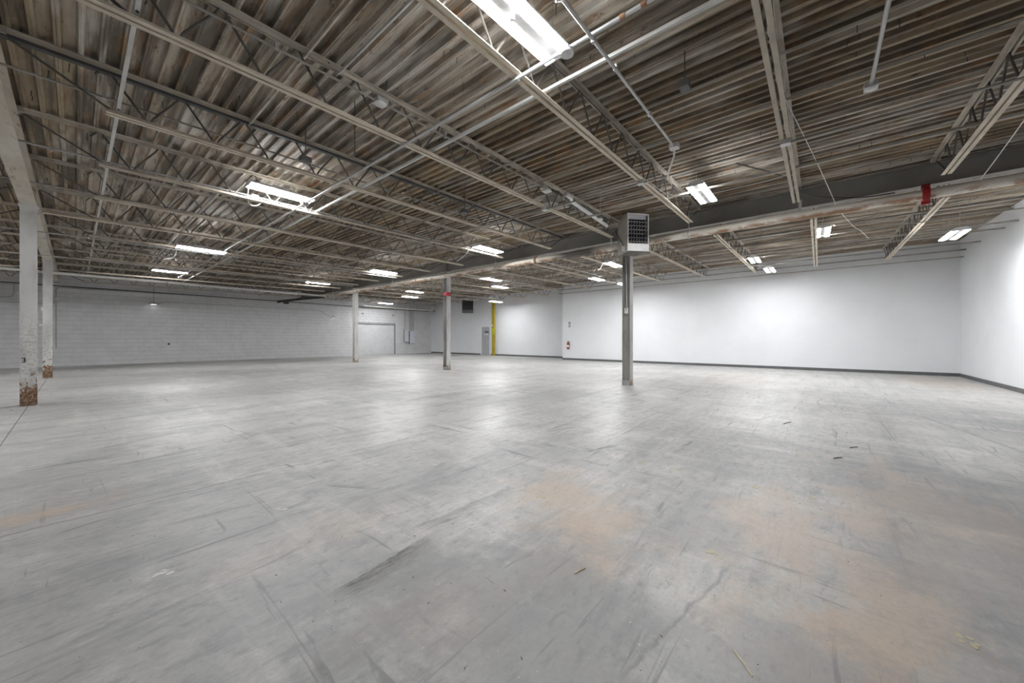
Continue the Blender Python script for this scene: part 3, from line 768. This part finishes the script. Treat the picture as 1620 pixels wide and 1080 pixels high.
cable([(1.95,13.75,3.78),(2.3,13.55,3.70),(2.7,13.45,3.66),(2.9,13.6,3.78)], .009, 'cable_white', 'white cable sagging below the second light of the left row')
cable([(11.75,5.75,3.80),(11.7,5.8,3.66),(11.6,5.85,3.58)], .010, 'cable_white', 'white cable tail below the light left of the heater column')
cable([(14.1,12.2,3.80),(14.8,11.9,3.84),(15.6,11.6,3.84)], .012, 'cable_white', 'white cable leading right from the lower light past the red band')
cable([(13.8,19.2,3.78),(14.6,18.4,3.80),(15.5,17.6,3.86)], .012, 'cable_white', 'white cable leading right from the light left of the red band')
cable([(4.3,-1.62,3.74),(9.0,-1.95,3.74),(9.9,-1.98,3.80)], .007, 'cable_white', 'thin pale cord at the right edge crossing the large pipe')

# ================================================================== UNIT HEATERS
def heater(name, label, cpos, ang, W, D, H, body, frame, finm, col=True, small=False):
    """front face looks along local -y; origin at bottom centre of the front"""
    t = thing(name, label, 'heater', cpos, ang)
    h = W/2; T = .02
    prof = [(0.0,0),(D,0),(D,H*.80),(D*.62,H),(0.0,H)]          # side outline (y,z)
    MB().extr(prof, 'x', -h, -h+T).extr(prof, 'x', h-T, h).build('side_panel', body, t)
    MB().add([(-h+T,D,0),(h-T,D,0),(h-T,D,H*.8),(-h+T,D,H*.8),(-h+T,D*.62,H),(h-T,D*.62,H),(-h+T,.0,H),(h-T,0,H),
              (-h+T,D-T,0),(h-T,D-T,0),(h-T,D-T,H*.8-.01),(-h+T,D-T,H*.8-.01),(-h+T,D*.62-.01,H-T),(h-T,D*.62-.01,H-T),(-h+T,0,H-T),(h-T,0,H-T)],
             [(0,1,2,3),(3,2,5,4),(4,5,7,6),(8,9,10,11),(11,10,13,12),(12,13,15,14),(6,7,15,14),(0,1,9,8)]).build('back_shell', body, t)
    fr = MB(); e = -.02
    fr.box((-h,e,0),(-h+.022,0,H)).box((h-.022,e,0),(h,0,H)).box((-h+.022,e,H-.035),(h-.022,0,H)).box((-h+.022,e,0),(h-.022,0,H*.20))
    fr.build('front_frame', frame, t)
    MB().box((-h+.022,e+.004,H*.84),(h-.065,-.002,H-.045)).build('upper_plate', M['panelbox'] if not small else frame, t)
    MB().box((-h+.022,.10,H*.2),(h-.022,.12,H-.035)).build('inner_baffle', M['black'], t)
    z0, z1 = H*.2, H*.83; n = 6 if not small else 5
    for i in range(n):
        z = z0+(z1-z0)*(i+.5)/n
        m = Matrix.Translation((0,.0,z)) @ Matrix.Rotation(math.radians(38), 4, 'X')
        MB().box((-h+.022,-.022,-.003),(h-.022,.022,.003), m).build('louver', finm, t)
    for i in range(7):
        x = -h+.022+(W-.044)*(i+.5)/7
        MB().tube([(x+(.014 if q % 2 else -.014),.05,z0+(z1-z0)*q/12) for q in range(13)], .012, 6).build('heat_tube', finm, t)
    # mesh guard below
    gm = MB()
    k = 14
    for i in range(k+1):
        x = -h+.03+(W-.06)*i/k; gm.box((x-.002,.02,-.004),(x+.002,D-.02,0))
    for i in range(k+1):
        y = .02+(D-.04)*i/k; gm.box((-h+.03,y-.002,-.008),(h-.03,y+.002,-.004))
    gm.build('mesh_guard', M['conduit_dark'] if not small else body, t)
    MB().box((-h+.02,.02,-.0005),(h-.02,D-.02,.004)).build('bottom_pan', body, t)
    for sx in (-1, 1):
        for y in (.06, D*.6):
            zt = zD(cpos[0])-cpos[2]+.03
            MB().tube([(sx*(h-.06),y,H-.01),(sx*(h-.06),y,zt)], .006, 6).build('hanger_rod', M['iron'], t)
    return t
HA = math.atan2(.65,.76)*-1
h1 = heater('unit_heater', 'beige box-shaped unit heater hung beside the grey column', (8.42,3.23,3.26), math.atan2(-.65,.76), .53, .50, .87, M['heater'], M['heater_frame'], M['fin'])
cb = MB().box((-.30,.10,.03),(-.265,.20,.13)).build('control_box', M['white'], h1)
MB().box((-.304,.11,.05),(-.30,.19,.11)).build('control_plate', M['box'], cb)
ff = [q for q in h1.children if q.name.startswith('front_frame')][0]
MB().box((-.16,-.024,.11),(-.02,-.02,.125)).build('maker_plate', M['silver'], ff)
MB().box((.08,-.024,.05),(.2,-.02,.065)).build('maker_plate', M['silver'], ff)
MB().tube(smooth_path([(-.285,.15,.13),(-.29,.22,.25),(-.285,.38,.38),(-.29,.50,.55),(-.29,.55,.62)]), .008, 6).build('power_cord', M['cable_black'], h1, True)
MB().tube(smooth_path([(-.29,.55,.02),(-.33,.6,.15),(-.42,.55,.28),(-.46,.45,.42),(-.40,.52,.30),(-.32,.62,.22)]), .009, 6).build('gas_hose', M['cablegrey'], h1, True)
MB().lathe([(.035,-.02),(.05,0),(.035,.02)], (-.34,.62,.06), 12, 'x').build('valve', M['white'], h1, True)
heater('unit_heater', 'black unit heater hung before the recessed far wall', (17.75,18.95,3.06), math.atan2(-.69,.73), .78, .5, .92, M['heater_dark'], M['heater_dark'], M['heater_dark'], small=True)
# thermostat and its conduit on the heater column
t = thing('thermostat', 'white thermostat on the column below the near heater', 'thermostat', (XR1-.04,CY[0]+.0,1.95))
MB().box((-.045,-.05,-.07),(0,.05,.07)).build('cover', M['white'], t); MB().box((-.047,-.02,.02),(-.045,.01,.045)).build('window', M['boxdark'], t.children[0])
MB().tube([(-.012,0,.07),(-.014,0,.7),(-.01,.02,1.4)], .011, 8).build('conduit_riser', M['galv'], t, True)

# ================================================================== THINGS ON THE WALLS
# fire extinguisher and its sign
t = thing('fire_extinguisher', 'red fire extinguisher hung on the white wall near its left end', 'fire extinguisher', (XW-.09, 11.05, .62))
MB().lathe([(.06,0),(.068,.01),(.068,.32),(.055,.36),(.025,.39),(.022,.41)], (0,0,0), 18).build('cylinder', M['red'], t, True)
MB().lathe([(.0695,.12),(.0695,.24)], (0,0,0), 18).build('label_band', M['signwhite'], t, True)
MB().box((-.02,-.015,.41),(.02,.015,.44)).box((-.07,-.012,.45),(.03,.012,.465)).build('valve_handle', M['debris'], t)
MB().tube(smooth_path([(0,-.02,.43),(0,-.08,.42),(0,-.10,.32),(0,-.085,.15)]), .010, 8).build('hose', M['debris'], t, True)
MB().box((.066,-.02,.2),(.089,.02,.44)).build('wall_bracket', M['silver'], t)
t = thing('extinguisher_sign', 'narrow dark sign with white figure above the fire extinguisher', 'sign', (XW-.005, 11.0, 2.03))
MB().box((-.004,-.06,-.15),(.004,.06,.15)).build('plate', M['signdark'], t)
sg = MB(); sg.box((-.006,-.022,-.11),(-.004,.022,.03)).box((-.006,-.012,.03),(-.004,.012,.06)).box((-.006,-.03,.07),(-.004,.03,.09)).box((-.006,.0,.1),(-.004,.03,.11))
sg.build('extinguisher_symbol', M['signwhite'], t)
# electrical panels
def panel(x, w, z, h, label):
    t = thing('electrical_panel', label, 'electrical panel', (x, YB-.012, z), group='electrical panels on the block wall')
    MB().box((0,-.15,0),(w,0,h)).build('cabinet', M['panelside'], t)
    dr = MB().box((.02,-.165,.03),(w,-.15,h)).build('door', M['panelbox'], t)
    MB().box((w-.06,-.175,h*.5),(w-.04,-.165,h*.56)).build('latch', M['signdark'], dr)
    return t
panel(16.87, .40, .95, 1.0, 'left of two grey electrical panels on the block wall')
panel(17.36, .52, .80, 1.03, 'right of two grey electrical panels on the block wall')
for x, z, r, nm in ((16.96,1.95,.04,'single conduit rising from the left electrical panel'),(17.42,1.83,.03,'left of three conduits rising from the right electrical panel'),
                (17.60,1.83,.045,'middle of three conduits rising from the right electrical panel'),(17.78,1.83,.03,'right of three conduits rising from the right electrical panel')):
    a = MB().tube([(0,0,0),(0,0,3.74-z)], r, 12).build('panel_conduit', M['cablegrey'], smooth=True); a.location = (x, YB-.08, z)
    tag(a, nm, 'conduit', 'conduits over the electrical panels')
# wall conduits and small lamps on the block wall
YC = YB-.03
def wall_conduit(pts, label):
    return conduit([(x, YC, z) for x, z in pts], .014, M['cablegrey'], label, group='conduits on the block wall', name='wall_conduit')
wall_conduit([(2.62,2.93),(2.95,3.10),(10.42,3.12),(11.03,2.76),(11.15,2.70)], 'thin conduit with sloped ends joining two small lamps on the block wall')
wall_conduit([(-2.6,2.92),(-1.78,2.92),(-1.66,2.98),(-1.62,3.1),(-1.62,3.55)], 'conduit bending upward on the block wall at the left edge')
wall_conduit([(-2.6,2.72),(-.66,2.73),(-.56,2.80),(-.53,2.92),(-.53,3.36),(-.45,3.46),(4.4,3.52)], 'long conduit stepping up the block wall behind the left columns')
wall_conduit([(-.53,.8),(-.53,2.9)], 'vertical conduit on the block wall right of the left columns')
t = thing('wall_junction_box', 'round junction box on the conduit beside the rear left column', 'junction box', (-.53,YC-.01,2.93))
MB().lathe([(.04,-.05),(.075,-.045),(.08,0)], (0,0,0), 14, 'y').build('body', M['box'], t, True)
MB().box((-.18,-.04,-.02),(-.08,0,.02)).build('nipple', M['box'], t)
for x, z, lab, rod in ((2.50,2.93,'small dish lamp hanging at the left on the block wall',.62),(11.28,2.66,'small dish lamp on the block wall left of the farthest white column',0)):
    t = thing('dish_lamp', lab, 'wall lamp', (x, YB-.22, z), group='dish lamps on the block wall')
    MB().lathe([(.05,.07),(.09,.05),(.17,.0),(.175,-.012),(.16,-.012),(.08,.03)], (0,0,0), 20).build('shade', M['conduit_dark'], t, True)
    MB().lathe([(.09,-.015),(.12,-.005),(.12,.0),(.05,.012)], (0,0,0), 16).build('lens', M['lampglow'], t, True)
    if rod: MB().tube([(0,0,.06),(0,0,rod+.3)], .008, 6).build('stem', M['iron'], t)
    MB().tube([(0,.02,.055),(-.0,.20,.06)], .012, 6).build('arm', M['cablegrey'], t)
for x, z, lab in ((13.47,3.06,'black round hole mark on the block wall above the left of the opening'),(15.95,3.05,'smaller black hole mark above the right of the opening'),(3.08,.95,'small black outlet on the block wall at low left')):
    t = MB().lathe([(.03,-.012),(.045,-.008),(.05,0)], (0,0,0), 10, 'y').build('wall_plug', M['debris'], smooth=True); t.location = (x, YB-.006, z); tag(t, lab, 'outlet')
# box on the rear left column
t = thing('column_box', 'cream switch box sticking out left of the rear white column', 'box', (XR2-.095,CY[2]-.04,1.64))
MB().box((-.19,-.05,-.05),(0,.05,.05)).build('body', M['girder_cream'], t); MB().box((-.07,-.06,-.04),(-.01,-.05,.04)).build('cover', M['white'], t)
t = thing('column_plate', 'small white plate on the left edge of the rear white column', 'plate', (XR2-.1,CY[2]-.08,2.13))
MB().box((-.03,-.02,-.06),(0.003,.02,.06)).build('plate', M['white'], t)

# ================================================================== THINGS ON THE FLOOR
def splat(name, x, y, r, mat, label, seed, cat, group):
    """broken paint mark: a few thin irregular flakes"""
    rr = random.Random(seed); m = MB()
    for k in range(5):
        cx, cy = rr.uniform(-r,r)*.8, rr.uniform(-r,r)*.8; n = 9; q = r*rr.uniform(.25,.5)
        ring = [(cx+q*rr.uniform(.5,1.2)*math.cos(2*math.pi*i/n), cy+q*.7*rr.uniform(.5,1.2)*math.sin(2*math.pi*i/n)) for i in range(n)]
        m.extr(ring, 'z', 0, .0008+.0002*k)
    o = m.build(name, mat); o.location = (x, y, .0002); return tag(o, label, cat, group)
for i, (x, y, r, lab) in enumerate(((2.32,1.64,.045,'pale yellow paint dab on the tan floor stain, centre'),(2.33,.45,.05,'yellow paint mark right of the tan stain in the foreground'),
        (2.32,-.46,.045,'yellow paint mark on the floor at lower right'),(3.59,1.32,.05,'yellow floor mark, left one of the middle row'),(3.6,1.01,.045,'yellow floor mark, middle one of the middle row'),
        (3.61,.42,.05,'yellow floor mark, right one of the middle row'),(4.87,.18,.05,'yellow floor mark farthest away'),(3.62,.05,.04,'faint yellow floor mark right of the middle row'))):
    splat('yellow_paint_mark', x, y, r, M['yellowmark'], lab, i+3, 'paint mark', 'yellow paint marks on the floor')
for i, (px, py, r, lab) in enumerate(((.30,2.62,.05,'white paint scuff on the floor at lower left'),(.95,2.95,.03,'white paint fleck along the scratch at left'))):
    splat('white_paint_mark', px, py, r, M['whitemark'], lab, i+40, 'paint mark', 'white paint marks on the floor')
def stick(x, y, L, a, r, mat, label):
    t = MB().tube([(-L/2,0,r),(0,.004,r*1.3),(L/2,0,r)], r, 5).build('splinter', M[mat], smooth=False)
    t.location = (x, y, 0); t.rotation_euler = (0,0,a); tag(t, label, 'splinter', 'splinters on the floor')
stick(1.70,.96,.08,-0.245,.0035,'wood','wooden splinter lying on the grey floor, centre foreground')
stick(1.61,.22,.11,-2.415,.003,'wood','straw-coloured splinter at the bottom right of the floor')
stick(1.35,1.28,.07,1.35,.002,'chalk','thin white sliver on the floor near the dark scrape')
stick(6.6,.35,.22,-.35,.004,'debris','dark splinter on the floor to the right in the middle distance')
stick(5.0,-.15,.12,-.6,.004,'debris','short dark stick on the floor at right, nearer one')
stick(5.6,-.30,.12,-.6,.004,'debris','short dark stick on the floor at right, farther one')
rr = random.Random(5)
cr = MB()
for i in range(260):
    t_ = rr.uniform(.9, 9)**1.0; a = YAW+rr.uniform(-.85,.85); x, y = t_*math.cos(a), t_*math.sin(a)
    if y < YR+.1: continue
    s = rr.uniform(.0009,.0028); L = s*rr.uniform(1,3.2); b = rr.uniform(0,3.14)
    cr.box((-L,-s*.5,0),(L,s*.5,s*.6), Matrix.Translation((x,y,0)) @ Matrix.Rotation(b,4,'Z'))
o = cr.build('floor_crumbs', M['debris']); o['kind'] = 'stuff'; tag(o, 'small dark crumbs of dirt scattered over the concrete floor', 'debris')
cr = MB()
for i in range(160):
    t_ = rr.uniform(.9, 8); a = YAW+rr.uniform(-.85,.85); x, y = t_*math.cos(a), t_*math.sin(a)
    if y < YR+.1: continue
    s = rr.uniform(.001,.003); L = s*rr.uniform(1,3); b = rr.uniform(0,3.14)
    cr.box((-L,-s*.5,0),(L,s*.5,s*.5), Matrix.Translation((x,y,0)) @ Matrix.Rotation(b,4,'Z'))
o = cr.build('plaster_crumbs', M['chalk']); o['kind'] = 'stuff'; tag(o, 'tiny white plaster crumbs scattered over the concrete floor', 'debris')
